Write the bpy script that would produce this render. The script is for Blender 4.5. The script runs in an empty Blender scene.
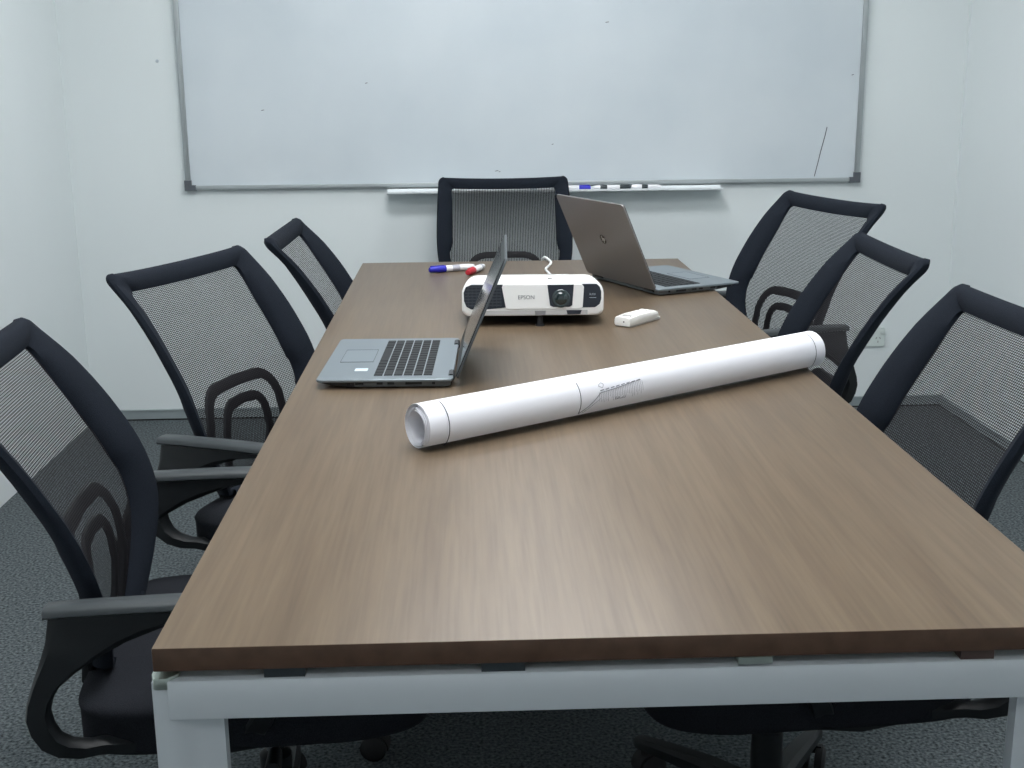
import bpy, bmesh, math, random
from mathutils import Vector, Matrix
from math import sin, cos, pi, radians, sqrt
random.seed(7)
SC = bpy.context.scene
COL = SC.collection

# ------------------------------------------------------------------ materials
def mat(name, color=(.8, .8, .8), rough=.5, metal=0., spec=.5, emis=None, estr=0., coat=0.):
    m = bpy.data.materials.new(name); m.use_nodes = True
    b = m.node_tree.nodes['Principled BSDF']
    b.inputs['Base Color'].default_value = (*color, 1)
    b.inputs['Roughness'].default_value = rough
    b.inputs['Metallic'].default_value = metal
    b.inputs['Specular IOR Level'].default_value = spec
    b.inputs['Coat Weight'].default_value = coat
    if emis:
        b.inputs['Emission Color'].default_value = (*emis, 1)
        b.inputs['Emission Strength'].default_value = estr
    return m

def nodes(m):
    nt = m.node_tree
    return nt, nt.nodes, nt.links, nt.nodes['Principled BSDF']

def speckle(m, c1, c2, scale, bump=0., coord='Object', detail=3., bscale=None, pos=(.35, .65)):
    nt, N, L, b = nodes(m)
    tc = N.new('ShaderNodeTexCoord')
    no = N.new('ShaderNodeTexNoise'); no.inputs['Scale'].default_value = scale; no.inputs['Detail'].default_value = detail
    L.new(tc.outputs[coord], no.inputs['Vector'])
    cr = N.new('ShaderNodeValToRGB')
    cr.color_ramp.elements[0].position = pos[0]; cr.color_ramp.elements[1].position = pos[1]
    cr.color_ramp.elements[0].color = (*c1, 1); cr.color_ramp.elements[1].color = (*c2, 1)
    L.new(no.outputs['Fac'], cr.inputs['Fac']); L.new(cr.outputs['Color'], b.inputs['Base Color'])
    if bump:
        bp = N.new('ShaderNodeBump'); bp.inputs['Strength'].default_value = bump; bp.inputs['Distance'].default_value = .002
        n2 = N.new('ShaderNodeTexNoise'); n2.inputs['Scale'].default_value = bscale or scale; n2.inputs['Detail'].default_value = 2
        L.new(tc.outputs[coord], n2.inputs['Vector'])
        L.new(n2.outputs['Fac'], bp.inputs['Height']); L.new(bp.outputs['Normal'], b.inputs['Normal'])
    return m

WALL = speckle(mat('wall_paint', rough=.6, spec=.3), (.70, .745, .752), (.73, .775, .782), 1.3, .12, bscale=260)
CEIL = speckle(mat('ceiling_paint', rough=.8, spec=.2), (.72, .74, .74), (.76, .78, .78), 3.)
CARPET = speckle(mat('carpet', rough=.95, spec=.1), (.018, .023, .026), (.155, .178, .188), 150., .9, detail=4., bscale=420, pos=(.30, .70))
BOARD = speckle(mat('board_enamel', rough=.28, spec=.35), (.56, .615, .655), (.615, .665, .70), 2.6)
ALU = mat('brushed_aluminium', (.42, .45, .46), .4, .6)
SKIRT = mat('grey_skirting', (.26, .30, .31), .5)
CORNER = mat('corner_plastic', (.085, .095, .11), .5)
TRAY = mat('tray_white', (.74, .78, .80), .35)
PANELFRAME = mat('light_frame', (.8, .8, .8), .5)
DIFF = mat('light_diffuser', (.9, .9, .9), .5, emis=(.97, .985, 1.), estr=20.5)
WHITE = mat('white_powdercoat', (.54, .57, .60), .45)
FAB = speckle(mat('black_fabric', rough=.9, spec=.15), (.007, .010, .015), (.014, .018, .027), 900., .3)
SEATFAB = speckle(mat('seat_fabric', rough=.95, spec=.12), (.008, .009, .012), (.017, .019, .024), 700., .4)
PLAST = mat('black_plastic', (.009, .011, .013), .5, spec=.3)
ARMPL = mat('arm_pad_plastic', (.036, .043, .047), .45, spec=.45)
LUMB = mat('lumbar_plastic', (.010, .012, .016), .5, spec=.35)
CHROME = mat('gas_lift_chrome', (.35, .35, .36), .25, 1.)
RUBBER = mat('black_rubber', (.012, .012, .014), .7)
LAPSIL = mat('laptop_silver', (.195, .228, .25), .38, .5)
LAPSIDE = mat('laptop_side_grey', (.13, .145, .155), .45, .4)
LIDSIL = mat('laptop_lid_silver', (.245, .232, .23), .36, .5)
LAPDARK = mat('laptop_dark', (.02, .023, .026), .45)
KEYM = mat('laptop_key', (.016, .018, .020), .6, spec=.2)
KEYBED = mat('laptop_key_bed', (.20, .23, .25), .5)
SCREEN = mat('laptop_screen_glass', (.006, .008, .010), .10, spec=.35)
BEZEL = mat('laptop_bezel', (.012, .014, .016), .4, spec=.3)
STICK = mat('sticker_pale', (.62, .74, .82), .35)
PROJ = mat('projector_white', (.88, .88, .87), .35)
PROJG = mat('projector_grey', (.50, .50, .50), .45)
PROJD = mat('projector_dark', (.016, .022, .034), .35)
LENS = mat('lens_glass', (.01, .02, .022), .06, spec=.9)
LENSRING = mat('lens_ring', (.04, .055, .06), .25)
PRINT = mat('grey_print', (.10, .11, .12), .5)
PRINTL = mat('pale_print', (.45, .5, .55), .5)
CABLEW = mat('white_cable', (.75, .75, .74), .45)
PAPER = mat('roll_paper', (.80, .80, .85), .6, spec=.2)
INK = mat('drawing_ink', (.07, .075, .09), .7)
MKW = mat('marker_white', (.80, .80, .82), .4)
MKB = mat('marker_blue', (.02, .02, .42), .4)
MKR = mat('marker_red', (.48, .02, .035), .4)
MKK = mat('marker_black', (.025, .035, .04), .4)
REM = mat('remote_white', (.84, .83, .80), .4)
REMG = mat('remote_grey', (.50, .50, .48), .5)
REMD = mat('remote_dark', (.05, .05, .05), .4)
SOCK = mat('socket_plastic', (.62, .68, .66), .4)
GAPD = mat('dark_gap', (.01, .011, .012), .8)
SPACER = mat('spacer_dark', (.02, .028, .034), .5)
BROWNB = mat('spacer_brown', (.06, .035, .03), .6)
GLASSB = mat('metal_bracket', (.45, .50, .46), .3, .8)

def wood():
    m = mat('walnut_laminate', rough=.37, spec=.36); nt, N, L, b = nodes(m)
    tc = N.new('ShaderNodeTexCoord')
    mp = N.new('ShaderNodeMapping'); mp.inputs['Scale'].default_value = (1., .055, 1.)
    L.new(tc.outputs['Object'], mp.inputs['Vector'])
    warp = N.new('ShaderNodeTexNoise'); warp.inputs['Scale'].default_value = 4.5; warp.inputs['Detail'].default_value = 2
    L.new(mp.outputs['Vector'], warp.inputs['Vector'])
    add = N.new('ShaderNodeVectorMath'); add.operation = 'MULTIPLY_ADD'
    add.inputs[1].default_value = (.16, .02, 0)
    L.new(warp.outputs['Color'], add.inputs[0]); L.new(mp.outputs['Vector'], add.inputs[2])
    g = N.new('ShaderNodeTexNoise'); g.inputs['Scale'].default_value = 26.; g.inputs['Detail'].default_value = 5; g.inputs['Roughness'].default_value = .62
    L.new(add.outputs[0], g.inputs['Vector'])
    cr = N.new('ShaderNodeValToRGB'); e = cr.color_ramp.elements
    e[0].position = .30; e[0].color = (.112, .078, .050, 1)
    e[1].position = .72; e[1].color = (.160, .117, .077, 1)
    x = cr.color_ramp.elements.new(.5); x.color = (.135, .097, .063, 1)
    L.new(g.outputs['Fac'], cr.inputs['Fac'])
    # fine pores, long and thin along the board
    mp2 = N.new('ShaderNodeMapping'); mp2.inputs['Scale'].default_value = (1., .03, 1.)
    L.new(tc.outputs['Object'], mp2.inputs['Vector'])
    f = N.new('ShaderNodeTexNoise'); f.inputs['Scale'].default_value = 190.; f.inputs['Detail'].default_value = 3
    L.new(mp2.outputs['Vector'], f.inputs['Vector'])
    cr2 = N.new('ShaderNodeValToRGB'); cr2.color_ramp.elements[0].position = .3; cr2.color_ramp.elements[1].position = .6
    cr2.color_ramp.elements[0].color = (.87, .87, .87, 1); cr2.color_ramp.elements[1].color = (1.04, 1.04, 1.04, 1)
    L.new(f.outputs['Fac'], cr2.inputs['Fac'])
    mx = N.new('ShaderNodeMix'); mx.data_type = 'RGBA'; mx.blend_type = 'MULTIPLY'; mx.inputs[0].default_value = 1.
    L.new(cr.outputs['Color'], mx.inputs[6]); L.new(cr2.outputs['Color'], mx.inputs[7])
    L.new(mx.outputs[2], b.inputs['Base Color'])
    return m
WOOD = wood()
EDGE = speckle(mat('walnut_edge_band', rough=.45, spec=.35), (.070, .037, .023), (.098, .054, .035), 40.)

def mesh_fabric():
    m = mat('mesh_weave', (.015, .0135, .0155), .75, spec=.2); nt, N, L, b = nodes(m)
    uv = N.new('ShaderNodeUVMap'); uv.uv_map = 'UVMap'
    sp = N.new('ShaderNodeSeparateXYZ'); L.new(uv.outputs['UV'], sp.inputs[0])
    def M(op, a, bb=None):
        n = N.new('ShaderNodeMath'); n.operation = op
        for i, v in enumerate((a, bb)):
            if v is None: continue
            if hasattr(v, 'links'): L.new(v, n.inputs[i])
            else: n.inputs[i].default_value = v
        return n.outputs[0]
    sx = M('ABSOLUTE', M('SINE', M('MULTIPLY', sp.outputs['X'], pi / .0056)))
    sy = M('ABSOLUTE', M('SINE', M('MULTIPLY', sp.outputs['Y'], pi / .0038)))
    hole = M('GREATER_THAN', M('MULTIPLY', sx, sy), .43)
    tr = N.new('ShaderNodeBsdfTransparent')
    mix = N.new('ShaderNodeMixShader')
    L.new(hole, mix.inputs[0]); L.new(b.outputs[0], mix.inputs[1]); L.new(tr.outputs[0], mix.inputs[2])
    L.new(mix.outputs[0], nt.nodes['Material Output'].inputs['Surface'])
    return m
MESHF = mesh_fabric()

# ------------------------------------------------------------------ builders
class G:
    """a growing mesh: vertices and faces; build() links it as one object"""
    def __init__(s): s.v = []; s.f = []; s.uv = None; s.mi = []; s.cur = 0
    def add(s, vs, fs):
        o = len(s.v); s.v += [tuple(v) for v in vs]; s.f += [tuple(i + o for i in f) for f in fs]
        s.mi += [s.cur] * len(fs)
        return s
    def box(s, x0, x1, y0, y1, z0, z1, M=None):
        vs = [Vector((x, y, z)) for z in (z0, z1) for y in (y0, y1) for x in (x0, x1)]
        if M: vs = [M @ v for v in vs]
        return s.add(vs, [(0, 2, 3, 1), (4, 5, 7, 6), (0, 1, 5, 4), (2, 6, 7, 3), (0, 4, 6, 2), (1, 3, 7, 5)])
    def loft(s, rings, closed=False, caps=True):
        n = len(rings[0]); vs = [p for r in rings for p in r]; fs = []
        R = len(rings)
        for i in range(R if closed else R - 1):
            a, b = i * n, ((i + 1) % R) * n
            for j in range(n):
                k = (j + 1) % n
                fs.append((a + j, a + k, b + k, b + j))
        if caps and not closed:
            fs.append(tuple(range(n - 1, -1, -1))); fs.append(tuple((R - 1) * n + j for j in range(n)))
        return s.add(vs, fs)
    def cyl(s, p0, p1, r0, r1=None, n=24):
        r1 = r0 if r1 is None else r1
        p0, p1 = Vector(p0), Vector(p1); d = (p1 - p0).normalized()
        u = d.orthogonal().normalized(); w = d.cross(u)
        return s.loft([[p + (u * cos(2 * pi * k / n) + w * sin(2 * pi * k / n)) * r for k in range(n)] for p, r in ((p0, r0), (p1, r1))])
    def lathe(s, p0, axis, prof, n=28):
        p0 = Vector(p0); d = Vector(axis).normalized(); u = d.orthogonal().normalized(); w = d.cross(u)
        return s.loft([[p0 + d * h + (u * cos(2 * pi * k / n) + w * sin(2 * pi * k / n)) * max(r, 1e-5) for k in range(n)] for h, r in prof])
    def tube(s, pts, r, n=8, closed=False):
        pts = [Vector(p) for p in pts]; rings = []; up = None
        for i, p in enumerate(pts):
            a = pts[i - 1] if (i or closed) else p; b = pts[(i + 1) % len(pts)] if (i < len(pts) - 1 or closed) else p
            t = (b - a).normalized()
            if up is None: up = t.orthogonal().normalized()
            up = (up - t * up.dot(t)).normalized(); w = t.cross(up)
            rings.append([p + (up * cos(2 * pi * k / n) + w * sin(2 * pi * k / n)) * r for k in range(n)])
        return s.loft(rings, closed=closed)
    def build(s, name, m, parent=None, smooth=True, bevel=0., seg=2, subsurf=0, M=None, angle=40):
        me = bpy.data.meshes.new(name); me.from_pydata([Vector(v) for v in s.v], [], s.f)
        for mm in (m if isinstance(m, (list, tuple)) else [m]): me.materials.append(mm)
        for p, i in zip(me.polygons, s.mi): p.material_index = i
        bm = bmesh.new(); bm.from_mesh(me); bmesh.ops.recalc_face_normals(bm, faces=bm.faces)
        if bevel:
            es = [e for e in bm.edges if len(e.link_faces) == 2 and e.calc_face_angle() > radians(35)]
            bmesh.ops.bevel(bm, geom=es, offset=bevel, segments=seg, profile=.5, affect='EDGES', clamp_overlap=True)
        if M: bm.transform(M)
        bm.to_mesh(me); bm.free()
        if s.uv:
            l = me.uv_layers.new(name='UVMap')
            for lp in me.loops: l.data[lp.index].uv = s.uv[lp.vertex_index]
        o = bpy.data.objects.new(name, me); COL.objects.link(o)
        if parent: o.parent = parent
        if smooth:
            for p in me.polygons: p.use_smooth = True
            try: me.set_sharp_from_angle(angle=radians(angle))
            except Exception: pass
        if subsurf:
            md = o.modifiers.new('s', 'SUBSURF'); md.levels = subsurf; md.render_levels = subsurf
        return o

def tag(o, label, cat, group=None):
    o['label'] = label; o['category'] = cat
    if group: o['group'] = group
    return o
def empty(name, loc, rz=0.):
    o = bpy.data.objects.new(name, None); COL.objects.link(o); o.location = loc; o.rotation_euler = (0, 0, rz)
    o.empty_display_size = .1
    return o
def struct(o): o['kind'] = 'structure'; return o
def rrect(w, h, r, n=5, cx=0., cy=0.):
    """rounded rectangle outline, counter clockwise"""
    out = []
    for qx, qy, a0 in ((1, -1, -pi / 2), (1, 1, 0), (-1, 1, pi / 2), (-1, -1, pi)):
        for k in range(n + 1):
            a = a0 + (pi / 2) * k / n
            out.append((cx + qx * (w / 2 - r) + r * cos(a), cy + qy * (h / 2 - r) + r * sin(a)))
    return out
def plate(g, outline, z0, z1, chamfer=0., f=lambda x, y, z: (x, y, z)):
    """extrude a 2D outline between z0 and z1 with an optional edge inset, mapped through f"""
    cx = sum(p[0] for p in outline) / len(outline); cy = sum(p[1] for p in outline) / len(outline)
    def ins(d):
        res = []; n = len(outline)
        for i in range(n):
            a = Vector(outline[i - 1]); b = Vector(outline[i]); c = Vector(outline[(i + 1) % n])
            t = (c - a)
            if t.length < 1e-9: res.append((b.x, b.y)); continue
            t.normalize(); nn = Vector((-t.y, t.x))
            res.append((b.x + nn.x * d, b.y + nn.y * d))
        return res
    if chamfer:
        lv = [(z0, chamfer), (z0 + chamfer, 0), (z1 - chamfer, 0), (z1, chamfer)]
    else: lv = [(z0, 0), (z1, 0)]
    return g.loft([[f(x, y, z) for x, y in ins(d)] for z, d in lv])
def lerp_tab(tab, z):
    tab = sorted(tab)
    if z <= tab[0][0]: return tab[0][1]
    for (a, va), (b, vb) in zip(tab, tab[1:]):
        if z <= b:
            t = (z - a) / (b - a); return va + (vb - va) * t
    return tab[-1][1]
def smooth_tab(tab, z, h=.022):
    return sum(lerp_tab(tab, z + d * h) * w for d, w in ((-1, .25), (-.5, .2), (0, .1), (.5, .2), (1, .25)))
def text_obj(name, body, size, m, parent, M, depth=.0004):
    c = bpy.data.curves.new(name, 'FONT'); c.body = body; c.size = size; c.extrude = depth; c.align_x = 'CENTER'; c.align_y = 'CENTER'
    o = bpy.data.objects.new('tmp_text', c); COL.objects.link(o)
    dg = bpy.context.evaluated_depsgraph_get(); me = bpy.data.meshes.new_from_object(o.evaluated_get(dg))
    bpy.data.objects.remove(o); me.transform(M); me.materials.clear(); me.materials.append(m); me.name = name
    r = bpy.data.objects.new(name, me); COL.objects.link(r); r.parent = parent
    return r

# ------------------------------------------------------------------ room
XL, XR, YB, YF, H = -1.4107, 1.8032, 4.5426, -1.6, 2.70
struct(G().box(XL - .1, XR + .1, YF - .1, YB + .1, -.08, 0).build('floor', CARPET, smooth=False))
struct(G().box(XL - .1, XR + .1, YF - .1, YB + .1, H, H + .08).build('ceiling', CEIL, smooth=False))
wb = struct(G().box(XL - .1, XR + .1, YB, YB + .1, 0, H).build('wall_back', WALL, smooth=False))
struct(G().box(XL - .1, XL, YF, YB, 0, H).build('wall_left', WALL, smooth=False))
struct(G().box(XR, XR + .1, YF, YB, 0, H).build('wall_right', WALL, smooth=False))
struct(G().box(XL - .1, XR + .1, YF - .1, YF, 0, H).build('wall_front', WALL, smooth=False))
# thin grey skirting with a dark gap under it
def skirting(name, M, L):
    g = G(); g.box(0, L, -.010, 0, .006, .038, M); g.box(0, L, -.0125, 0, .036, .041, M)
    g.cur = 1; g.box(0, L, -.006, 0, 0, .006, M)
    return struct(g.build(name, [SKIRT, GAPD], smooth=False))
skirting('baseboard_back', Matrix.Translation((XL, YB, 0)), XR - XL)
skirting('baseboard_right', Matrix.Translation((XR, YB, 0)) @ Matrix.Rotation(-pi / 2, 4, 'Z'), YB - YF)
# corner bead where the back wall meets the right wall
struct(G().box(XR - .006, XR, YB - .006, YB, .041, H).build('trim_1', WALL, smooth=False))

# ceiling panels: far two set from tray shadows, near two added as fill light
def panel(x, y, sx, sy, label):
    t = empty('ceiling_light', (x, y, H))
    g = G(); e = .02
    for b in ((-sx / 2 - e, sx / 2 + e, -sy / 2 - e, -sy / 2), (-sx / 2 - e, sx / 2 + e, sy / 2, sy / 2 + e), (-sx / 2 - e, -sx / 2, -sy / 2, sy / 2), (sx / 2, sx / 2 + e, -sy / 2, sy / 2)):
        g.box(*b, -.014, -.0005)
    g.build('frame', PANELFRAME, t, smooth=False)
    G().box(-sx / 2, sx / 2, -sy / 2, sy / 2, -.010, -.0005).build('diffuser', DIFF, t, smooth=False)
    tag(t, label, 'ceiling light', 'ceiling light panels')
    return t
panel(.12, 3.90, .60, .30, 'small white ceiling light panel nearest the whiteboard wall')
panel(.12, 2.70, 1.20, .50, 'large white ceiling light panel over the middle of the table')
panel(.12, 1.30, 1.20, .50, 'added unseen white light panel over the near end of the table')  # unseen panel added for more even frontal light on the back wall
panel(.12, -.70, .60, .30, 'added unseen white light panel behind the viewer')  # unseen panel added to brighten faces turned to the camera

# ------------------------------------------------------------------ whiteboard
BX0, BX1, BZ0, BZ1 = -1.003, 1.432, .8545, 2.08
wbd = empty('whiteboard', ((BX0 + BX1) / 2, YB, BZ0))
T = Matrix.Translation((-(BX0 + BX1) / 2, -YB, -BZ0))
g = G(); g.box(BX0 + .010, BX1 - .010, YB - .012, YB - .001, BZ0 + .010, BZ1 - .010, T); g.build('panel', BOARD, wbd, smooth=False)
g = G()
for b in ((BX0, BX1, BZ0, BZ0 + .015), (BX0, BX1, BZ1 - .015, BZ1), (BX0, BX0 + .018, BZ0 + .015, BZ1 - .015), (BX1 - .018, BX1, BZ0 + .015, BZ1 - .015)):
    g.box(b[0], b[1], YB - .021, YB, b[2], b[3], T)
g.build('frame', ALU, wbd, bevel=.003)
for x0, x1 in ((BX0 - .003, BX0 + .036), (BX1 - .036, BX1 + .003)):
    for z0, z1 in ((BZ0 - .003, BZ0 + .034), (BZ1 - .034, BZ1 + .003)):
        g = G(); lft = x0 < 0
        g.box(x0, x1, YB - .024, YB, z0 if z0 < 1.2 else z1 - .020, z0 + .020 if z0 < 1.2 else z1, T)
        xx = (x0, x0 + .024) if lft else (x1 - .024, x1)
        g.box(*xx, YB - .024, YB, z0 + .020 if z0 < 1.2 else z0, z1 if z0 < 1.2 else z1 - .020, T)
        g.build('frame_corner', CORNER, wbd, smooth=False)
# pen strokes left on the board
g = G()
def stroke(g, pts, r=.0016, y=YB - .0122):
    g.tube([T @ Vector((x, y, z)) for x, z in pts], r, 5)
stroke(g, [(1.306, 1.051), (1.300, 1.02), (1.287, .965), (1.279, .925), (1.268, .875)])
g.build('pen_line', INK, wbd)
for x, z, l in ((.105, .908, .012), (.118, .905, .006), (-.72, 1.13, .01), (.50, 1.42, .012), (1.385, 1.232, .008), (.31, 1.0, .006), (-.35, 1.22, .008)):
    g = G(); stroke(g, [(x, z), (x + l, z + .002)], .0013); g.build('pen_mark', PRINT, wbd)
tag(wbd, 'large wall-mounted whiteboard with thin aluminium frame and dark corners', 'whiteboard')
# pen tray
tx0, tx1 = -.283, .922
tr = G()
prof = [(.0213, -.001), (.0213, -.015), (-.055, -.015), (-.061, -.012), (-.061, -.0055), (-.058, -.0055), (-.056, -.0105), (-.006, -.0105), (-.004, -.001)]
tr.loft([[(x, YB - .0215 + a, BZ0 - .004 + b) for a, b in prof] for x in (tx0, tx1)])
tag(tr.build('pen_tray', TRAY, smooth=False), 'long white pen tray under the bottom edge of the whiteboard', 'pen tray')
TRZ = BZ0 - .004 - .0105; TRY = YB - .0215 - .035

def marker(name, loc, rz, length, capm, label, group=None, r=.0085, capfrac=.30, bandm=None, band=(.35, .5), bend=MKW, roll=0):
    """local: cap end at x=0, body to x=length, resting on z=0"""
    t = empty(name, loc, rz); cl = length * capfrac; z = r
    g = G(); g.lathe((cl - .004, 0, z), (1, 0, 0), [(0, r * .72), (.003, r * .86), (.006, r * .92), (length - cl - .012, r * .92), (length - cl - .006, r * .8), (length - cl + .004 - .001, r * .6), (length - cl + .004, r * .3)])
    g.build('barrel', bend, t)
    g = G(); g.lathe((0, 0, z), (1, 0, 0), [(0, r * .45), (.0015, r * .72), (.012, r * .86), (cl * .6, r), (cl, r), (cl + .0005, r * .8)])
    g.box(.004, cl * .9, -.0012, .0012, z + r * .7, z + r * 1.12)
    g.build('cap', capm, t)
    if bandm:
        g = G(); a, b = band; g.lathe((length * a, 0, z), (1, 0, 0), [(0, r * .93), (0.0003, r * .955), (length * (b - a), r * .955), (length * (b - a) + .0003, r * .93)])
        g.build('label_band', bandm, t)
    return tag(t, label, 'marker', group)
MY = TRY
PALE = mat('pale_label', (.42, .42, .48), .5)
marker('whiteboard_marker', (.447, MY, TRZ + .0005), pi, .14, MKB, 'blue-capped marker lying on the whiteboard tray', 'markers on the whiteboard tray', bandm=None)
marker('whiteboard_marker', (.592, MY, TRZ + .0005), pi, .135, MKK, 'marker with a large black cap lying on the whiteboard tray', 'markers on the whiteboard tray', bandm=MKK, band=(.64, .82))
marker('whiteboard_marker', (.5935, MY, TRZ + .0005), 0, .108, MKW, 'white-capped marker, rightmost on the whiteboard tray, black band around it', 'markers on the whiteboard tray', bandm=MKK, band=(.34, .54))
marker('whiteboard_marker', (.17, MY, TRZ + .0005), 0, .135, MKW, 'white marker on the whiteboard tray, seen through the mesh of the end chair', 'markers on the whiteboard tray', bandm=PRINTL, band=(.45, .6))

# small marks on the back wall
for x, z in ((-1.075, 1.303),):
    tag(G().cyl((x, YB, z), (x, YB - .003, z), .006, .004, 12).build('wall_plug', PRINTL), 'tiny grey wall plug in the wall left of the whiteboard', 'wall plug')

# power outlet
so = empty('power_outlet', (1.510, YB, .272))
g = G(); plate(g, rrect(.116, .074, .008), 0, .008, .0015, lambda x, y, z: (x, -z - .0005, y)); g.build('face_plate', SOCK, so)
for cx in (-.032, .032):
    g = G()
    for dx, dz, a in ((-.007, -.004, .5), (.007, -.004, -.5), (0, -.018, 0)):
        M = Matrix.Translation((cx + dx, -.0088, dz)) @ Matrix.Rotation(a, 4, 'Y')
        g.box(-.001, .001, -.0004, .0004, -.004, .004, M)
    g.build('socket_slots', REMD, so, smooth=False)
for cx in (-.044, .044):
    G().box(cx - .006, cx + .006, -.013, -.0085, .012, .028).build('rocker_switch', SOCK, so, bevel=.001)
tag(so, 'white double power outlet low on the back wall behind the chairs', 'power outlet')

# ------------------------------------------------------------------ table
ZT = .7302; TX0, TX1, TY0, TY1 = -.2966, .5990, 1.0594, 3.5033
tcx, tcy = (TX0 + TX1) / 2, (TY0 + TY1) / 2
tb = empty('conference_table', (tcx, tcy, 0)); Tt = Matrix.Translation((-tcx, -tcy, 0))
g = G(); g.box(TX0, TX1, TY0, TY1, ZT - .0235, ZT, Tt)
o = g.build('tabletop', [WOOD, EDGE], tb, bevel=.0012, seg=2)
for p in o.data.polygons:
    if abs(p.normal.z) < .5 : p.material_index = 1
ZB = .6965; LW = .061
LX0, LX1 = TX0 - .003, TX1 - .013
def leg(x0, x1, y, s):   # s=+1: front leg, outward face towards -y
    """leg with a bright outer strip and an inner face that curves back"""
    mid = (x0 + x1) / 2; left = mid < tcx
    xo, xi = (x0, x1) if left else (x1, x0)
    d = 1 if left else -1
    pr = [(0, 0), (.012, 0), (.020, .0015), (.030, .008), (.040, .0125), (.050, .015), (LW, .016), (LW, .032), (0, .032)]
    prof = [(xo + d * a, y + s * b) for a, b in pr]
    g = G(); g.loft([[(x, yy, z) for x, yy in prof] for z in (.0, ZB - .001)])
    if s * d < 0: pass
    return g.build('leg', WHITE, tb, bevel=0., M=Tt, angle=25)
YN, YR = TY0 + .002, TY1 - .002
leg(LX0, LX0 + LW, YN, 1); leg(LX1 - LW, LX1, YN, 1); leg(LX0, LX0 + LW, YR, -1); leg(LX1 - LW, LX1, YR, -1)
for y0, y1 in ((YN - .0012, YN + .045), (YR - .045, YR + .0012)):
    G().box(LX0 + .014, LX1 - .014, y0, y1, .6565, ZB, Tt).build('end_beam', WHITE, tb, bevel=.002)
for x0, x1 in ((LX0 + .075, LX0 + .115), (LX1 - .115, LX1 - .075)):
    G().box(x0, x1, YN + .046, YR - .046, .6565, ZB, Tt).build('side_rail', WHITE, tb, bevel=.002)
for y in (1.9, 2.7):
    G().box(LX0 + .116, LX1 - .116, y - .02, y + .02, .6565, ZB, Tt).build('cross_rail', WHITE, tb, bevel=.002)
# chamfered metal caps on the near corners of the frame
for x, s in ((LX0, 1), (LX1, -1)):
    for y, q in ((YN - .0015, 1), (YR + .0015, -1)):
        g = G(); out = [(0, .012), (.004, 0), (.016, 0), (.026, .010), (.026, .020), (.0, .046)]
        g.loft([[(x - s * .002 + s * a, y + q * b, z) for a, b in out] for z in (ZB - .009, ZB + .003)])
        g.build('corner_cap', GLASSB, tb, bevel=.0015, M=Tt)
# spacer blocks in the gap between the top and the frame
def spacer(x0, x1, m, name, z0=ZB, z1=ZT - .024, yo=.004, lab=None):
    o = G().box(x0, x1, TY0 + yo, TY0 + .04, z0, z1, Tt).build(name, m, tb, smooth=False)
    if lab: o['label'] = lab
    return o
spacer(-.196, -.158, SPACER, 'spacer'); spacer(.006, .047, SPACER, 'spacer')
spacer(.460, .492, BROWNB, 'spacer', lab='brown wooden spacer'); spacer(.247, .279, GLASSB, 'bracket', ZT - .0305, ZT - .0236, yo=-.0005, lab='shiny metal bracket')
for x in (-.177, .027, .27, .48):
    G().box(x, x + .04, TY1 - .04, TY1 - .004, ZB, ZT - .024, Tt).build('spacer', SPACER, tb, smooth=False)
tag(tb, 'long walnut laminate meeting table on a white steel frame', 'table')

# ------------------------------------------------------------------ chair
AOUT = [(.36, -.225), (.41, -.212), (.49, -.195), (.56, -.186), (.613, -.190), (.681, -.213), (.764, -.262), (.837, -.318), (.885, -.375)]
WID = [(.38, .085), (.42, .110), (.46, .138), (.50, .168), (.54, .194), (.58, .215), (.63, .226), (.70, .229), (.80, .226), (.885, .222)]
DEP = [(.38, .016), (.50, .026), (.60, .034), (.68, .040), (.76, .040), (.83, .032), (.885, .018)]
def aout(z): return smooth_tab(AOUT, z)
def wid(z): return smooth_tab(WID, z)
def dep(z): return smooth_tab(DEP, z)
def barw(z): return lerp_tab([(.40, .030), (.50, .034), (.640, .036), (.665, .048), (.78, .048), (.87, .040)], z)
def wi(z): return wid(z) - barw(z)
def amesh(b, z):
    k = min(1., abs(b) / max(wi(z), .01)); return aout(z) - dep(z) - .007 * (1 - k * k)
ZBOT, ZTOP, ZIN = .425, .885, .862
def sag(b): return .009 * (1 - min(1, abs(b) / .222) ** 2)
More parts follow.
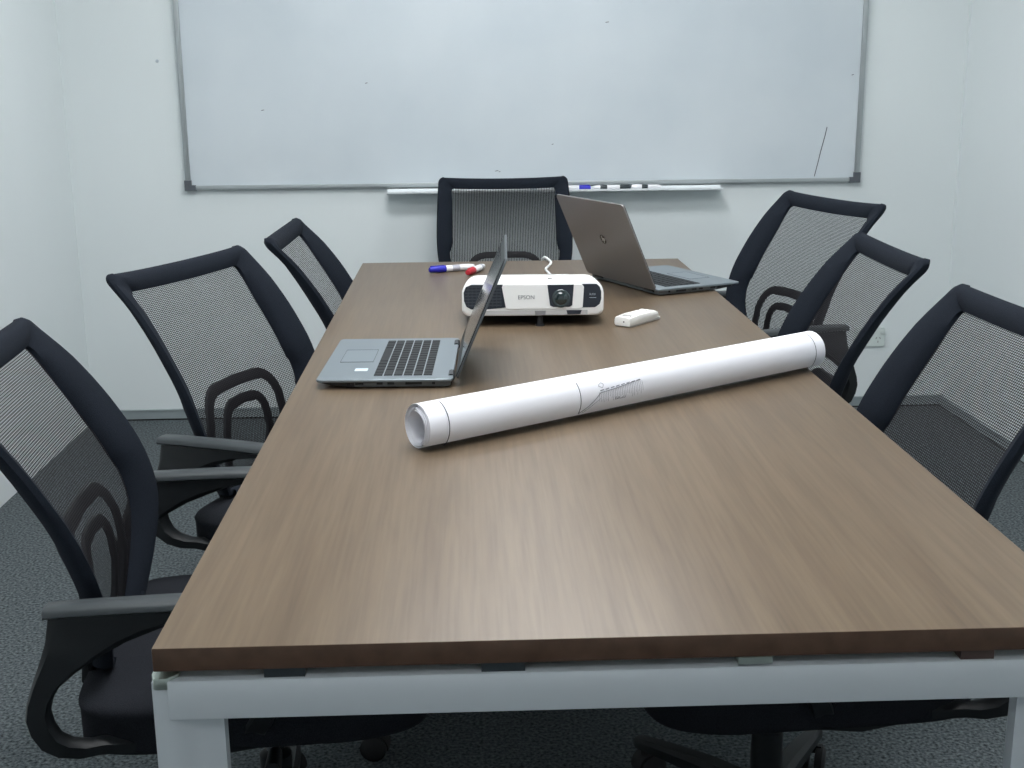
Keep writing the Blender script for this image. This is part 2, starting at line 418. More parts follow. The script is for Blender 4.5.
def ring_pairs():
    P = []  # (outer, inner) going up the +b side, across the top, down the -b side, across the bottom
    n = 22
    side = []
    for i in range(n + 1):
        z = .445 + (.838 - .445) * i / n
        side.append((Vector((aout(z), wid(z), z)), Vector((amesh(wi(z), z), wi(z), z))))
    corner = []
    r = .022; cb, cz = wid(.86) - r, ZTOP - r
    for i in range(1, 8):
        a = (pi / 2) * i / 8
        b = cb + r * cos(a) + .0012 * sin(2 * a); z = cz + r * sin(a) + .0012 * sin(2 * a)
        r2 = .012; ib = wi(.848) - r2 + r2 * cos(a); iz = ZIN - .012 - r2 + r2 * sin(a)
        corner.append((Vector((aout(z), b, z)), Vector((amesh(ib, iz), ib, iz))))
    top = []
    m = 16
    for i in range(m + 1):
        u = 1 - 2 * i / m
        b = u * (wid(.86) - .022); ib = u * (wi(.848) - .012)
        z = ZTOP - sag(b); iz = ZIN - .012 - sag(b) * .6
        bow = .016 * (1 - u * u)
        top.append((Vector((aout(z) - bow, b, z)), Vector((amesh(ib, iz) - bow * .2, ib, iz))))
    mir = lambda L: [(Vector((o.x, -o.y, o.z)), Vector((i.x, -i.y, i.z))) for o, i in reversed(L)]
    bot = []
    for i in range(0, 13):
        u = -1 + 2 * i / 12
        rr = .03 * (abs(u) ** 6)
        b = u * (wid(ZBOT) + .002); z = ZBOT + rr
        ib = u * (wi(.445) - .004); iz = .440 + .2 * rr
        bot.append((Vector((aout(z) - .010 * (1 - u * u), b, z)), Vector((amesh(ib, iz), ib, iz))))
    return side + corner + top + mir(corner) + mir(side) + bot

def back_frame_mesh():
    g = G(); rings = []
    for O, I in ring_pairs():
        d = Vector((0, O.y - I.y, O.z - I.z))
        d = d.normalized() if d.length > 1e-6 else Vector((0, 0, 1))
        B = Vector((-1, 0, 0)); mid = (O + I) / 2
        rings.append([I + Vector((.002, 0, 0)), I.lerp(O, .35) + Vector((.006, 0, 0)) , I.lerp(O, .8) + Vector((.005, 0, 0)), O + d * .001,
                      O + d * .005 + B * .009, O + d * .001 + B * .020, I.lerp(O, .75) + B * .024, I.lerp(O, .35) + B * .016, I + B * .009])
    g.loft(rings, closed=True)
    return g
def back_mesh_mesh():
    g = G(); nu, nv = 14, 30; uv = []
    zs = [.425 + (.853 - .425) * j / nv for j in range(nv + 1)]; arc = 0.; prev = None
    for z in zs:
        p = Vector((amesh(0, z), z));
        if prev is not None: arc += (p - prev).length
        prev = p
        for i in range(nu + 1):
            u = -1 + 2 * i / nu; b = u * (wi(z) + .006); zz = z - (sag(b) * .6 * max(0, (z - .6) / .243))
            g.v.append((amesh(b, zz) - .006, b, zz)); uv.append((b, arc))
    for j in range(nv):
        for i in range(nu):
            a = j * (nu + 1) + i; g.f.append((a, a + 1, a + nu + 2, a + nu + 1)); g.mi.append(0)
    g.uv = uv
    return g
def lumbar_mesh():
    g = G()
    def loop(hb, ht, ztop, r, w):
        pts = [(-hb * .62, .42), (-hb * .80, .455), (-hb * .93, .495), (-hb, .535), (-ht * 1.02, ztop - r)]
        for k in range(1, 7):
            a = pi - (pi / 2) * k / 6; pts.append((-ht + r + r * cos(a), ztop - r + r * sin(a)))
        pts += [(0, ztop + .002)]
        right = [(-b, z) for b, z in reversed(pts[:-1])]
        pts = pts + right
        rings = []
        n = len(pts)
        for i, (b, z) in enumerate(pts):
            a0 = Vector(pts[max(0, i - 1)]); a1 = Vector(pts[min(n - 1, i + 1)]); t = (a1 - a0).normalized(); nn = Vector((-t.y, t.x)) * w / 2
            def P(s, q):
                bb, zz = b + nn.x * s, z + nn.y * s
                return Vector((amesh(bb, zz) - .008 - q, bb, zz))
            rings.append([P(-1, .002), P(-.6, 0), P(.6, 0), P(1, .002), P(1, .008), P(-1, .008)])
        g.loft(rings)
    loop(.135, .124, .648, .056, .021)
    loop(.080, .071, .611, .040, .019)
    # foot that ties both loops to the bottom rail
    rings = []
    for i in range(9):
        b = -.085 + .17 * i / 8
        rings.append([Vector((amesh(b, .43) - .006, b, .447)), Vector((amesh(b, .43) - .006, b, .412)), Vector((amesh(b, .43) - .020, b, .412)), Vector((amesh(b, .43) - .020, b, .447))])
    g.loft(rings)
    return g
def spine_mesh():
    g = G(); w = .045
    pts = [(-.250, .460), (-.262, .43), (-.266, .385), (-.252, .352), (-.215, .338), (-.12, .336), (-.02, .336)]
    rings = []
    for i, (a, z) in enumerate(pts):
        p0 = Vector(pts[max(0, i - 1)]); p1 = Vector(pts[min(len(pts) - 1, i + 1)]); t = (p1 - p0).normalized(); n = Vector((t.y, -t.x)) * .006
        rings.append([(a + n.x, -w, z + n.y), (a + n.x, w, z + n.y), (a - n.x, w, z - n.y), (a - n.x, -w, z - n.y)])
    return g.loft(rings)
ARM = [((-.20, .382), (-.195, .400)), ((-.225, .383), (-.213, .402)), ((-.250, .392), (-.231, .410)), ((-.270, .407), (-.244, .421)), ((-.281, .428), (-.252, .437)), ((-.285, .450), (-.255, .456)),
       ((-.281, .472), (-.250, .475)), ((-.272, .498), (-.238, .494)), ((-.261, .525), (-.216, .513)), ((-.250, .555), (-.182, .535)), ((-.245, .580), (-.150, .552)),
       ((-.242, .598), (-.115, .565)), ((-.15, .600), (-.080, .577)), ((-.05, .601), (-.020, .585)), ((.03, .598), (.020, .580)),
       ((.075, .583), (.045, .565)), ((.088, .555), (.055, .545)), ((.070, .500), (.038, .497)), ((.030, .420), (-.004, .418)),
       ((.005, .362), (-.028, .374)), ((-.06, .354), (-.062, .370)), ((-.14, .366), (-.138, .384))]
def arm_mesh(s):
    g = G(); rings = []
    for (o, i) in ARM:
        zc = (o[1] + i[1]) / 2
        k = max(0., min(1., (.47 - zc) / .10)); k = k * k * (3 - 2 * k)
        fr = max(0., min(1., (o[0] + .26) / .12))
        b = .270 - k * fr * .050 - k * .004
        th = .0145
        O = Vector((o[0], 0, o[1])); I = Vector((i[0], 0, i[1])); d = (O - I) * .12
        rings.append([(O.x, s * (b + th * .55), O.z), ((O - d).x, s * (b + th), (O - d).z), ((I + d).x, s * (b + th), (I + d).z), (I.x, s * (b + th * .55), I.z),
                      (I.x, s * (b - th * .55), I.z), ((I + d).x, s * (b - th), (I + d).z), ((O - d).x, s * (b - th), (O - d).z), (O.x, s * (b - th * .55), O.z)])
    g.loft(rings, closed=True)
    return g
def pad_mesh(s):
    g = G()
    st = [(-.249, .014, .598), (-.246, .0175, .600), (-.20, .019, .6015), (-.10, .020, .6025), (0, .021, .602), (.045, .021, .597), (.072, .021, .588), (.085, .014, .577)]
    rings = []
    for a, w, z in st:
        b = .270
        rings.append([(a, s * b + dx * w, z + dz) for dx, dz in ((-1, -.006), (-.97, .0), (-.8, .003), (0, .004), (.8, .003), (.97, .0), (1, -.006), (.7, -.010), (-.7, -.010))])
    return g.loft(rings)
def seat_mesh():
    g = G(); rings = []
    def outl(k, e=7., n=72):
        out = []
        for i in range(n):
            t = 2 * pi * i / n; ct, st = cos(t), sin(t)
            a = math.copysign(abs(ct) ** (2 / e), ct) * .246 * k; b = math.copysign(abs(st) ** (2 / e), st) * .242 * k
            out.append((a, b))
        return out
    for z, k in ((.366, .93), (.368, .985), (.375, 1.0), (.420, 1.0), (.426, 1.006), (.431, .995), (.434, .96), (.437, .88), (.440, .74), (.443, .55), (.444, .3), (.444, .05)):
        r = []
        for a, b in outl(k):
            fall = max(0., (a - .13) / .11); zz = z - (.012 * fall * fall if z > .40 else 0) + (.010 * fall if z < .40 else 0)
            r.append((a + .001, b, zz))
        rings.append(r)
    return g.loft(rings)
def chair_proto():
    t = empty('office_chair', (0, 0, 0))
    back_frame_mesh().build('backrest_frame', FAB, t, angle=50)
    back_mesh_mesh().build('backrest_mesh', MESHF, t)
    lumbar_mesh().build('lumbar_support', LUMB, t)
    spine_mesh().build('back_bracket', PLAST, t, bevel=.003)
    seat_mesh().build('seat', SEATFAB, t, angle=60)
    g = G(); plate(g, rrect(.40, .40, .08, 5), .352, .3655, .003); g.build('seat_pan', PLAST, t)
    for s in (1, -1):
        a = arm_mesh(s).build('armrest', PLAST, t, angle=35)
        pad_mesh(s).build('arm_pad', ARMPL, a, angle=50)
    g = G(); g.box(-.075, .075, -.06, .06, .312, .3515); g.build('tilt_mechanism', PLAST, t, bevel=.01)
    l = G(); l.cyl((.02, -.055, .338), (.02, -.19, .332), .006, n=10); l.cyl((.02, -.19, .332), (.02, -.235, .330), .010, .012, n=12); l.build('lever', PLAST, t)
    g = G(); g.cyl((0, 0, .20), (0, 0, .319), .014); g.build('gas_piston', CHROME, t)
    g = G(); g.lathe((0, 0, .075), (0, 0, 1), [(0, .030), (.02, .030), (.022, .026), (.135, .025), (.14, .018)]); g.build('gas_column', PLAST, t)
    g = G(); g.lathe((0, 0, .070), (0, 0, 1), [(0, .034), (.004, .042), (.036, .040), (.044, .033)]); g.build('base_hub', PLAST, t)
    for k in range(5):
        M = Matrix.Rotation(2 * pi * k / 5 + .3, 4, 'Z')
        g = G(); rings = []
        for r, z, w, h in ((.035, .092, .022, .034), (.12, .090, .020, .028), (.22, .078, .016, .022), (.275, .070, .013, .018), (.285, .069, .009, .014)):
            rings.append([M @ Vector((r, y, zz)) for y, zz in ((-w, z - h / 2), (w, z - h / 2), (w, z + h * .2), (w * .6, z + h / 2), (-w * .6, z + h / 2), (-w, z + h * .2))])
        g.loft(rings); lg = g.build('base_leg', PLAST, t)
        A = 1.1 * k
        M2 = M @ Matrix.Translation((.268, 0, 0)) @ Matrix.Rotation(A, 4, 'Z')
        g = G(); g.cyl(M2 @ Vector((0, 0, .045)), M2 @ Vector((0, 0, .066)), .006, n=10)
        for s in (1, -1):
            g.lathe(M2 @ Vector((.012, s * .006, .0255)), M2.to_3x3() @ Vector((0, s, 0)), [(0, .020), (.001, .0245), (.013, .0245), (.017, .018), (.018, .004)], n=20)
        hood = []
        for q in range(7):
            a = -.15 + 1.9 * q / 6
            hood.append([M2 @ Vector((.012 - .0285 * cos(a), y, .0255 + .0285 * sin(a))) for y in (-.016, .016)] + [M2 @ Vector((.012 - .0255 * cos(a), y, .0255 + .0255 * sin(a))) for y in (.016, -.016)])
        g.loft(hood); g.build('castor', RUBBER, lg)
    return t
def copy_tree(o, parent=None):
    c = o.copy(); COL.objects.link(c); c.parent = parent
    for ch in list(o.children): copy_tree(ch, c)
    return c
chairs = [
 ((-.315, 1.767, -.012), 4.0, -.004, 'black mesh office chair at the near left corner of the table, closest to the viewer'),
 ((-.235, 2.366, .000), -23.0, -.004, 'black mesh office chair in the middle of the left side of the table'),
 ((-.086, 3.133, -.012), -1.3, -.01, 'black mesh office chair at the far left, its back seen almost edge-on'),
 ((.128, 4.027, .010), -90.3, -.020, 'black mesh office chair at the far end of the table under the whiteboard'),
 ((.608, 3.146, .035), 197.8, -.012, 'black mesh office chair at the far right, beside the grey-lidded laptop'),
 ((.503, 2.550, .004), 179.0, -.05, 'black mesh office chair on the right whose back overlaps the chair behind it'),
 ((.471, 1.800, .000), 184.0, -.06, 'black mesh office chair at the near right, partly cut off by the picture edge'),
]
proto = chair_proto()
tops = []
for i, (loc, deg, ldz, lab) in enumerate(chairs):
    o = proto if i == 0 else copy_tree(proto)
    o.location = (loc[0], loc[1], 0); o.rotation_euler = (0, 0, radians(deg)); o['dz'] = loc[2]
    tag(o, lab, 'chair', 'mesh office chairs around the table')
    # gas lift: raise or lower everything above the column by a centimetre or less
    for ch in o.children:
        if i == 6 and ch.name.split('.')[0] in ('seat', 'seat_pan', 'armrest', 'tilt_mechanism', 'lever', 'gas_piston', 'back_bracket'):
            ch.location.z = -.027
        elif i == 6: ch.location.z = .004 + (ldz if ch.name.startswith('lumbar') else 0) if ch.name.startswith(('backrest', 'lumbar')) else 0
        elif ch.name.split('.')[0] in ('backrest_frame', 'backrest_mesh', 'lumbar_support', 'back_bracket', 'seat', 'seat_pan', 'armrest', 'tilt_mechanism', 'lever', 'gas_piston'):
            ch.location.z = loc[2] + (ldz if ch.name.startswith('lumbar') else 0)
    del o['dz']

# ------------------------------------------------------------------ laptops
def laptop(name, loc, rz, W, D, th, lidL, label, lid_m, dark_lid_back=False):
    """hinge centre at local origin, front along +x, +y one side; th = lid opening angle"""
    t = empty(name, loc, rz); TH = .0170
    # body: slim silver deck over a dark tapered underside
    g = G(); plate(g, rrect(D, W, .010, 4, D / 2, 0), TH - .005, TH, .0010); g.build('deck', LAPSIL, t)
    g = G(); rings = []
    for x, zb in ((.004, .0035), (.010, .002), (D * .72, .002), (D * .90, .006), (D - .006, .012)):
        rings.append([(x, -W / 2 + .004, TH - .006), (x, W / 2 - .004, TH - .006), (x, W / 2 - .006, zb + .001), (x, W / 2 - .010, zb), (x, -W / 2 + .010, zb), (x, -W / 2 + .006, zb + .001)])
    g.loft(rings); un = g.build('underside', [LAPSIDE, LAPDARK], t)
    for p in un.data.polygons:
        if p.center.x > D * .74 or p.normal.z < -.7: p.material_index = 1
    g = G()
    for x in (.03, D * .68):
        for y in (-W / 2 + .03, W / 2 - .03): g.cyl((x, y, 0), (x, y, .0025), .007, n=14)
    g.build('rubber_feet', RUBBER, un)
    # ports on both sides
    g = G()
    for s in (1, -1):
        for x, l, h in ((.030, .005, .005), (.052, .028, .006), (.098, .012, .005), (.118, .010, .005), (.150, .014, .004), (.172, .006, .004)):
            g.box(x, x + l, s * (W / 2 - .0042), s * (W / 2 - .0032), .007, .007 + h)
    g.build('side_ports', BEZEL, t, smooth=False)
    # keyboard well and keys
    kx0, kx1, kw = .034, .137, W - .046
    g = G(); plate(g, rrect(kx1 - kx0, kw, .004, 3, (kx0 + kx1) / 2, 0), TH - .0005, TH + .0003); kb = g.build('keyboard', KEYBED, t)
    g = G(); rows = 6; ph = (kx1 - kx0 - .002) / rows
    for r in range(rows):
        cols = [15, 14, 14, 13, 12, 9][r]; x0 = kx0 + .001 + r * ph
        ws = [1.] * cols
        if r in (1, 2): ws[-1 if r == 1 else 0] = 1.5
        if r == 3: ws[0] = 1.7; ws[-1] = 1.9
        if r == 4: ws[0] = 2.1; ws[-1] = 2.1
        if r == 5: ws[3] = 5.2
        tot = sum(ws); y = -kw / 2 + .002; un_ = (kw - .004) / tot
        for w in ws:
            y1 = y + w * un_
            g.loft([[(x0 + .0012 + d, y + .0012 + d, z), (x0 + ph - .0012 - d, y + .0012 + d, z), (x0 + ph - .0012 - d, y1 - .0012 - d, z), (x0 + .0012 + d, y1 - .0012 - d, z)] for z, d in ((TH + .0002, 0), (TH + .0013, 0), (TH + .0017, .0006))])
            y = y1
    g.build('keycaps', KEYM, kb, smooth=False)
    g = G(); plate(g, rrect(.058, .100, .003, 3, D - .054, -.016), TH - .0002, TH + .0002)
    tp = g.build('touchpad', mat('touchpad_' + name, (.19, .225, .25), .35, .4), t)
    g = G()
    for a, b in ((D - .0835, D - .0828), (D - .0252, D - .0245)): g.box(a, b, -.0665, .0345, TH, TH + .0004)
    for y in (-.0665, .0345): g.box(D - .0835, D - .0245, y - .0004, y + .0004, TH, TH + .0004)
    g.build('touchpad_outline', LAPDARK, tp, smooth=False)
    # hinges and lid
    ax = -.002; az = TH - .004
    for s in (1, -1):
        g = G(); g.cyl((ax + .006, s * (W / 2 - .060), az), (ax + .006, s * (W / 2 - .025), az), .0062, n=18); g.build('hinge', LAPDARK, t)
    Lm = Matrix.Translation((ax, 0, az)) @ Matrix.Rotation(-th, 4, 'Y')   # local lid x runs up the lid
    lp = lambda x, y, z: Lm @ Vector((x, y, -z))
    g = G(); plate(g, rrect(lidL, W, .011, 5, lidL / 2 + .004, 0), -.0050, -.0012, .0010, lp); lid = g.build('screen_lid', lid_m, t)
    g = G(); plate(g, rrect(lidL - .003, W - .003, .009, 5, lidL / 2 + .004, 0), -.0013, .0004, .0003, lp); g.build('screen_bezel', BEZEL, lid)
    g = G(); plate(g, rrect(lidL - .042, W - .030, .002, 2, lidL / 2 + .008, 0), .0002, .0006, 0, lp); g.build('screen', SCREEN, lid)
    return t, lid, lp, TH, lidL

t1, lid1, lp1, TH, LL = laptop('laptop', (-.023, 2.190, ZT), radians(178.2), .336, .230, radians(113.0), .219,
    '', mat('laptop_lid_dark', (.085, .095, .105), .4, .4))
tag(t1, 'open silver laptop near the left table edge, screen seen edge-on', 'laptop')
G().box(.150, .172, .085, .105, TH - .0001, TH + .0003).build('palm_sticker', STICK, t1, smooth=False)
t2, lid2, lp2, TH, LL2 = laptop('laptop', (.382, 3.024, ZT), radians(24.3), .322, .236, radians(114.5), .226, '', LIDSIL)
tag(t2, 'open laptop at the far right of the table, grey lid turned to the viewer', 'laptop')
# round emblem on the lid: dark glossy disc with two pale slanting strokes
g = G(); n = 28; cx, cy = LL2 * .54, .0
g.loft([[lp2(cx + .0125 * cos(2 * pi * k / n), cy + .0125 * sin(2 * pi * k / n), z) for k in range(n)] for z in (-.0049, -.0054)]); lg = g.build('lid_emblem', mat('emblem_dark', (.09, .09, .09), .12, .9), lid2, smooth=False)
g = G()
def st(g, p, q, w=.0011):
    p, q = Vector(p), Vector(q); t_ = (q - p).normalized(); n_ = Vector((-t_.y, t_.x)) * w
    pts = [p - n_, p + n_, q + n_, q - n_]
    g.loft([[lp2(cx + a.x, cy + a.y, z) for a in pts] for z in (-.0053, -.0056)])
# an italic h and p (x up the lid, y to the viewer's left-right)
for a, b in (((-.004, .0045), (.010, .0010)), ((.002, .0030), (.003, -.0002)), ((.003, -.0002), (-.004, .0010)),
             ((-.010, -.0010), (.004, -.0045)), ((.003, -.0045), (.002, -.0078)), ((.002, -.0078), (-.004, -.0062)), ((-.004, -.0062), (-.003, -.0030))):
    st(g, a, b, .0007)
g.build('emblem_letters', mat('emblem_bright', (.85, .85, .85), .25, .3), lg, smooth=False)

# ------------------------------------------------------------------ projector
PW, PD, PH = .296, .234, .0755
pj = empty('projector', (.134, 2.545, ZT), radians(-2.0))
PT = Matrix.Translation((0, 0, .0225)) @ Matrix.Rotation(radians(-5.4), 4, 'X')   # tipped up on its front foot
def outline(w, h, rt, rb, n=6, z0=0.):
    out = []
    for (qx, r, zc, a0) in ((1, rb, z0 + rb, -pi / 2), (1, rt, h - rt, 0), (-1, rt, h - rt, pi / 2), (-1, rb, z0 + rb, pi)):
        for k in range(n + 1):
            a = a0 + (pi / 2) * k / n; out.append((qx * (w / 2 - r) + r * cos(a), zc + r * sin(a)))
    return out
g = G(); rings = []
for y, ins in ((.002, .004), (.0, .0075), (.001, .0025), (.006, .0), (PD - .03, .0), (PD - .012, .004), (PD - .003, .011), (PD, .018)):
    pass
for y, i in ((.000, .0050), (.0015, .0022), (.006, 0), (.16, 0), (.19, .0025), (.212, .008), (.226, .015), (.234, .024)):
    rings.append([(x, y, z) for x, z in outline(PW - 2 * i, PH - i, .030, .016, 6, min(i, .014))])
g.loft(rings); g.build('housing', PROJ, pj, M=PT, angle=50)
# front plates sit on the front face (y = 0)
def fplate(name, pts, m, d0=-.0012, d1=.001, par=pj, ch=0.):
    g = G(); plate(g, pts, d0, d1, ch, lambda x, z, y: (x, y, z)); return g.build(name, m, par, M=PT, smooth=False)
def uz(u, v): return (u - PW / 2, v)
# dark grille, left
gl = [uz(.010, .020), uz(.020, .0145), uz(.040, .0135), uz(.078, .0165), uz(.097, .0185), uz(.097, .0655), uz(.020, .0655), uz(.009, .061), uz(.0045, .050), uz(.005, .032)]
gr = fplate('exhaust_grille', gl, PROJD)
g = G()
for k in range(7):
    z = .0215 + k * .0064; g.box(-PW / 2 + .007 + (.004 if k in (0, 6) else 0), -PW / 2 + .083, -.0022, -.0011, z, z + .0022)
for k in range(9):
    x = -PW / 2 + .013 + k * .0085; g.box(x, x + .0012, -.0024, -.0011, .019, .062)
g.build('grille_slats', mat('grille_slat', (.045, .052, .065), .4), gr, M=PT, smooth=False)
# white lens shutter panel wrapping round the lens recess
rec0, rec1 = .176, .236
sh = [uz(.092, .0165), uz(.100, .0145), uz(.246, .0145), uz(.252, .018), uz(.2545, .060), uz(.250, .0655), uz(.086, .0655), uz(.084, .060)]
fplate('lens_shutter', sh, PROJ, -.0024, .0005, ch=.0006)
rc = fplate('lens_recess', [uz(.184, .0215), uz(.190, .0185), uz(.224, .0185), uz(.230, .0215), uz(.2335, .0645), uz(.1785, .0645)], PROJD, -.0036, -.0022)
lc = (.2065 - PW / 2, .036)
g = G(); g.lathe((lc[0], -.0036, lc[1]), (0, -1, 0), [(0, .0185), (.001, .0190), (.0025, .0175), (.0028, .0130)], 36); g.build('lens_ring', LENSRING, rc, M=PT)
g = G(); g.lathe((lc[0], -.0064, lc[1]), (0, -1, 0), [(0, .0130), (.0010, .0120), (.0022, .0080), (.0028, .0040), (.0030, .0005)], 36); g.build('lens', LENS, rc, M=PT)
# dark panel, right
dp = fplate('dark_panel', [uz(.243, .0165), uz(.278, .0170), uz(.287, .0235), uz(.2905, .034), uz(.2905, .050), uz(.287, .0600), uz(.281, .0655), uz(.243, .0655)], PROJD)
fm = lambda u, v, d: PT @ Matrix.Translation((u - PW / 2, d, v)) @ Matrix.Rotation(pi / 2, 4, 'X')
text_obj('panel_lettering', '3LCD', .0055, PRINTL, dp, fm(.272, .044, -.0016))
g = G(); g.box(.266 - PW / 2, .280 - PW / 2, -.0016, -.001, .0365, .0375); g.build('panel_line', PRINTL, dp, M=PT, smooth=False)
text_obj('brand_lettering', 'EPSON', .0115, PRINT, pj, fm(.1345, .0385, -.0028))
g = G(); plate(g, rrect(PW - .04, PD - .04, .01, 3, 0, PD / 2), -.0012, .001); g.build('underside_shade', PROJD, pj, M=PT)  # dark plate added to deepen the shade under the white housing
# lower lip
fplate('lower_lip', [uz(.030, .002), uz(.262, .002), uz(.262, .0115), uz(.060, .0118), uz(.036, .010)], PROJG, -.0008, .002)
fl = fplate('foot_latch', [uz(.153, .0015), uz(.174, .0015), uz(.175, .0105), uz(.152, .0105)], mat('latch_grey', (.22, .22, .23), .5), -.0016, .001)
fplate('receiver_window', [uz(.220, .0030), uz(.247, .0030), uz(.250, .0112), uz(.218, .0112)], PROJD, -.0016, .001)
g = G(); g.cyl(PT @ Vector((.163 - PW / 2, .012, .003)), (.163 - PW / 2 , .010, .0035), .0060, n=16); g.cyl((.163 - PW / 2, .010, .0035), (.163 - PW / 2, .010, 0.0), .009, .010, n=16); g.build('front_foot', RUBBER, pj)
for s in (-1, 1):
    p = PT @ Vector((s * .12, .20, .002)); G().cyl((p.x, p.y, p.z), (p.x, p.y, 0.0), .008, n=14).build('rear_foot', RUBBER, pj)
g = G(); g.cyl(PT @ Vector((.184 - PW / 2, .014, PH - .0015)), PT @ Vector((.184 - PW / 2, .014, PH + .0016)), .0048, n=14); g.build('top_button', REMD, pj)
g = G()
for k in range(2): g.box(.06 - PW / 2, .23 - PW / 2, .075 + .10 * k, .0765 + .10 * k, PH - .001, PH + .0003)
g.build('top_seam', PROJG, pj, M=PT, smooth=False)
tag(pj, 'white projector in the middle of the table, lens facing the viewer', 'projector')

# power cable, from behind the projector over the far table end
ctl = [(.210, 2.800, ZT + .030), (.211, 2.835, ZT + .012), (.213, 2.90, ZT + .004), (.216, 3.05, ZT + .004), (.219, 3.16, ZT + .004), (.213, 3.24, ZT + .004), (.210, 3.31, ZT + .004), (.222, 3.37, ZT + .004), (.231, 3.42, ZT + .005), (.226, 3.475, ZT + .008), (.217, 3.512, ZT + .006), (.212, 3.524, ZT - .02), (.210, 3.522, ZT - .15), (.205, 3.522, ZT - .40), (.20, 3.53, .10), (.17, 3.56, .012), (.10, 3.60, .004), (-.02, 3.66, .004)]
def catmull(P, k=8):
    P = [Vector(p) for p in P]; out = []
    for i in range(len(P) - 1):
        a, b, c, d = P[max(0, i - 1)], P[i], P[i + 1], P[min(len(P) - 1, i + 2)]
        for j in range(k):
            t = j / k; out.append(.5 * ((2 * b) + (c - a) * t + (2 * a - 5 * b + 4 * c - d) * t * t + (3 * b - a - 3 * c + d) * t ** 3))
    return out + [P[-1]]
tag(G().tube(catmull(ctl), .0036, 10).build('power_cable', CABLEW), 'white cable running from the projector over the far table end', 'cable')

# ------------------------------------------------------------------ remote
rm = empty('remote_control', (.3185, 2.5235, ZT), math.atan2(.077, .064))
# local x along the length, y across (+y = left)
g = G(); RL, RW = .126, .040
rings = []
for x, w, zt_ in ((0, .94, .0175), (.0010, .98, .0195), (.006, 1, .0205), (.040, 1, .0225), (.085, 1, .0215), (.108, .97, .0195), (.116, .86, .017), (.118, .72, .014)):
    hw = RW / 2 * w
    rings.append([(x, -hw + .002, .0025), (x, hw - .002, .0025), (x, hw, .005), (x, hw, zt_ - .005), (x, hw * .9, zt_ - .001), (x, hw * .5, zt_ + .0008), (x, -hw * .5, zt_ + .0008), (x, -hw * .9, zt_ - .001), (x, -hw, zt_ - .005), (x, -hw, .005)])
g.loft(rings); g.build('casing', REM, rm)
g = G(); plate(g, rrect(RL - .004, RW - .003, .004, 3, RL / 2, 0), 0.0, .0060, .001); g.build('battery_cover', REMG, rm)
G().cyl((-.0008, -.004, .0110), (.002, -.004, .0110), .0016, n=12).build('emitter', REMD, rm)
g = G(); g.box(.012, .0145, -.013, .008, .0214, .0222); g.build('display_edge', REMD, rm, smooth=False)
g = G(); g.box(.0145, .036, -.0125, .0095, .0214, .0224); g.build('display', REMG, rm, smooth=False)
for k in range(3):
    for s in (-1, 1):
        G().box(.046 + k * .018, .056 + k * .018, s * .007 - .004, s * .007 + .004, .0218, .0238).build('button', REM, rm, bevel=.001)
tag(rm, 'small white remote control lying between projector and paper roll', 'remote control')

# markers on the table
marker('whiteboard_marker', (-.103, 3.292, ZT), math.atan2(.055, .125), .132, MKB, 'blue-capped marker lying on the far part of the table', 'markers on the table', bandm=PALE, band=(.50, .66), r=.0092, capfrac=.36)
marker('whiteboard_marker', (-.001, 3.235, ZT), math.atan2(.105, .040), .125, MKR, 'red-capped marker lying on the table behind the projector', 'markers on the table', bandm=PALE, band=(.75, .85), r=.0092, capfrac=.36)

# ------------------------------------------------------------------ paper roll
PA, PB = Vector((-.075, 1.674, 0)), Vector((.606, 2.131, 0))
ang = math.atan2(PB.y - PA.y, PB.x - PA.x); RLN = (PB - PA).length
rl = empty('paper_roll', (PA.x, PA.y, ZT), ang)
R0, R1 = .0335, .0225
def rad(t, x):   # t in 0..1 from outside to inside
    return R0 - (R0 - R1) * t
turns = 4.4; NS = 220
g = G(); rings = []
def sect(x, k=0.):
    out = []; inn = []
    for i in range(NS + 1):
        t = i / NS; a = -2.35 - turns * 2 * pi * t
        wob = .0004 * sin(5 * a + 1.3) * (t ** .5) + (.0006 * sin(2.3 * a) if t > .2 else 0)
        r = R0 - (R0 - R1) * (t ** .85) + wob
        out.append((r, a)); inn.append((r - .0006, a))
    return out, inn
for x, dr in ((0., 0), (.004, 0), (.01, 0), (RLN * .5, -.0002), (RLN - .006, 0), (RLN, 0)):
    o_, i_ = sect(x)
    jit = lambda i, x=x: (.0016 * sin(i * .11) * (1 if x in (0., RLN) else 0))
    rings.append([(x + (jit(j) if x == 0. else -jit(j)), (r + dr) * cos(a), R0 + (r + dr) * sin(a)) for j, (r, a) in enumerate(o_)] +
                 [(x + (jit(j) if x == 0. else -jit(j)), (r + dr) * cos(a), R0 + (r + dr) * sin(a)) for j, (r, a) in reversed(list(enumerate(i_)))])
g.loft(rings, caps=False)
n2 = 2 * (NS + 1)
# ends: strip caps between outer and inner polyline of the sheet
for base in (0, (len(rings) - 1) * n2):
    for j in range(NS): g.f.append((base + j, base + j + 1, base + n2 - 2 - j, base + n2 - 1 - j)); g.mi.append(0)
g.build('paper_sheet', PAPER, rl, angle=60)
# small torn lip at the near end of the outer sheet
# printed frame lines and drawing on the outside of the roll
def on_roll(x, a, rr=.0003):
    if .30 <= x < .60: x = .268 + (x - .302) * .53
    return Vector((x, (R0 + rr) * cos(a), R0 + (R0 + rr) * sin(a)))
def ring_line(g, x, a0, a1, r=.0006):
    g.tube([on_roll(x, a0 + (a1 - a0) * k / 24) for k in range(25)], r, 5)
def surf_line(g, pts, r=.0005, n=6):
    P = []
    for (x0, a0), (x1, a1) in zip(pts, pts[1:]):
        for k in range(n): P.append(on_roll(x0 + (x1 - x0) * k / n, a0 + (a1 - a0) * k / n))
    P.append(on_roll(*pts[-1])); g.tube(P, r, 5)
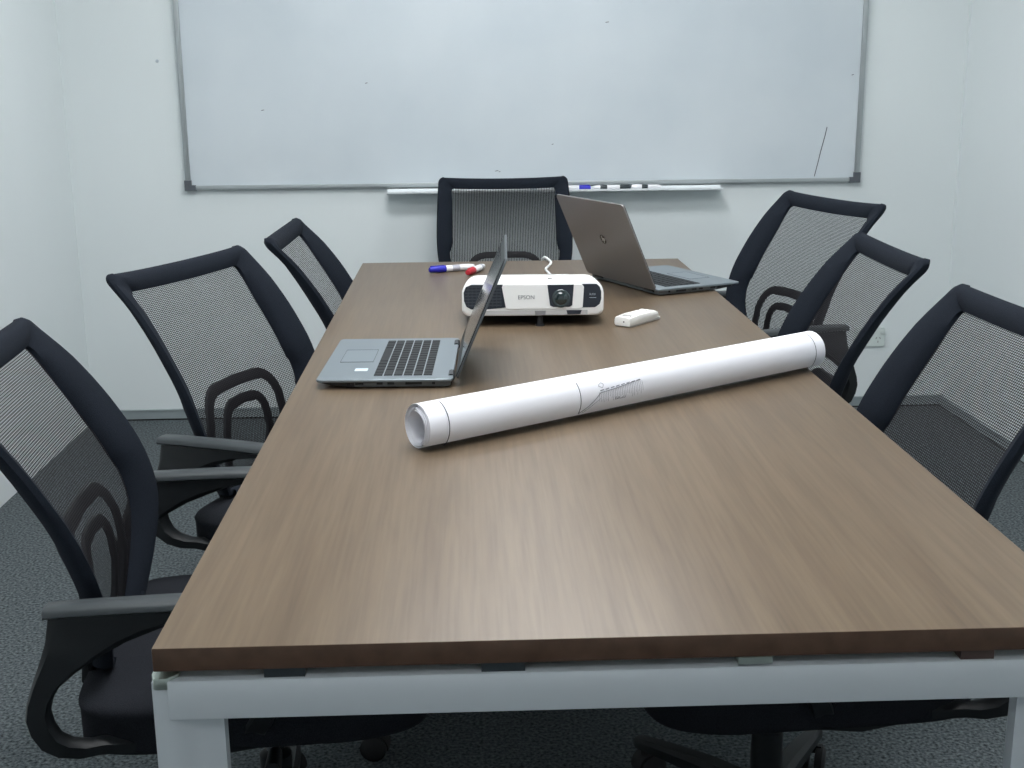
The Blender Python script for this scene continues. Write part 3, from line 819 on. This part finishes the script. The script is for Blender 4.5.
# angle 90 deg = top, 180..270 = side facing the viewer (local -y)  -> use a in degrees from top towards viewer
def V_(d): return radians(90 - d)       # d>0 leans to local +y, d<0 to the viewer (-y)
g = G()
ring_line(g, .033, V_(-15), V_(-150)); ring_line(g, RLN - .026, V_(-15), V_(-150), .0004)
ring_line(g, .302, V_(-40), V_(-128), .0005)
g.build('printed_border', INK, rl)
g = G()
surf_line(g, [(.302, V_(-128)), (.345, V_(-100)), (.375, V_(-78)), (.43, V_(-74)), (.50, V_(-66)), (.53, V_(-64))], .0005)
surf_line(g, [(.315, V_(-128)), (.352, V_(-104)), (.375, V_(-92))], .0003)
surf_line(g, [(.372, V_(-60)), (.385, V_(-66)), (.392, V_(-58)), (.385, V_(-52)), (.375, V_(-56)), (.372, V_(-60))], .0003)
random.seed(5)
for k in range(26):
    x = .37 + .165 * k / 25
    surf_line(g, [(x, V_(-76 + (x - .37) * 60)), (x + .001, V_(-92 - random.uniform(0, 14)))], .00016, 3)
for k in range(8):
    x = .376 + k * .020; d = -76 + (x - .37) * 62
    surf_line(g, [(x, V_(d + 3)), (x + .012, V_(d + 4.5))], .0007, 2)
for k in range(9):
    x = .43 + k * .0045; surf_line(g, [(x, V_(-104)), (x + .003, V_(-99 - random.uniform(-3, 3)))], .0004, 2)
for k in range(7):
    x = .39 + k * .009; surf_line(g, [(x, V_(-34)), (x + .006, V_(-36))], .0002, 2)
g.build('printed_drawing', mat('drawing_ink_pale', (.20, .21, .24), .7), rl)
tag(rl, 'long white roll of drawing paper lying diagonally across the table', 'paper roll')

# ------------------------------------------------------------------ world, camera
w = bpy.data.worlds.new('world'); SC.world = w; w.use_nodes = True
w.node_tree.nodes['Background'].inputs[0].default_value = (.75, .85, .9, 1); w.node_tree.nodes['Background'].inputs[1].default_value = .3
cd = bpy.data.cameras.new('camera'); cam = bpy.data.objects.new('camera', cd); COL.objects.link(cam)
F = 1241.92; pt, yw, rl_ = .2422, .035, -.0097
cd.sensor_fit = 'HORIZONTAL'; cd.sensor_width = 36.; cd.lens = F / 1024 * 36; cd.clip_start = .05
fw = Vector((sin(yw) * cos(pt), cos(yw) * cos(pt), -sin(pt))); rt = Vector((cos(yw), -sin(yw), 0)); up = rt.cross(fw)
r2 = rt * cos(rl_) + up * sin(rl_); u2 = -rt * sin(rl_) + up * cos(rl_)
cam.matrix_world = Matrix(((r2.x, u2.x, -fw.x, 0), (r2.y, u2.y, -fw.y, 0), (r2.z, u2.z, -fw.z, 1.2362), (0, 0, 0, 1)))
SC.camera = cam
vs = SC.view_settings
vs.view_transform = 'Standard'; vs.look = 'None'; vs.gamma = 1.; vs.use_curve_mapping = False; vs.exposure = 0.
SC.display_settings.display_device = 'sRGB'
cy = SC.cycles
cy.max_bounces = 10; cy.diffuse_bounces = 6; cy.glossy_bounces = 4; cy.transparent_max_bounces = 24
cy.use_denoising = True
try: cy.denoiser = 'OPENIMAGEDENOISE'
except Exception: pass
cy.sample_clamp_indirect = 6.
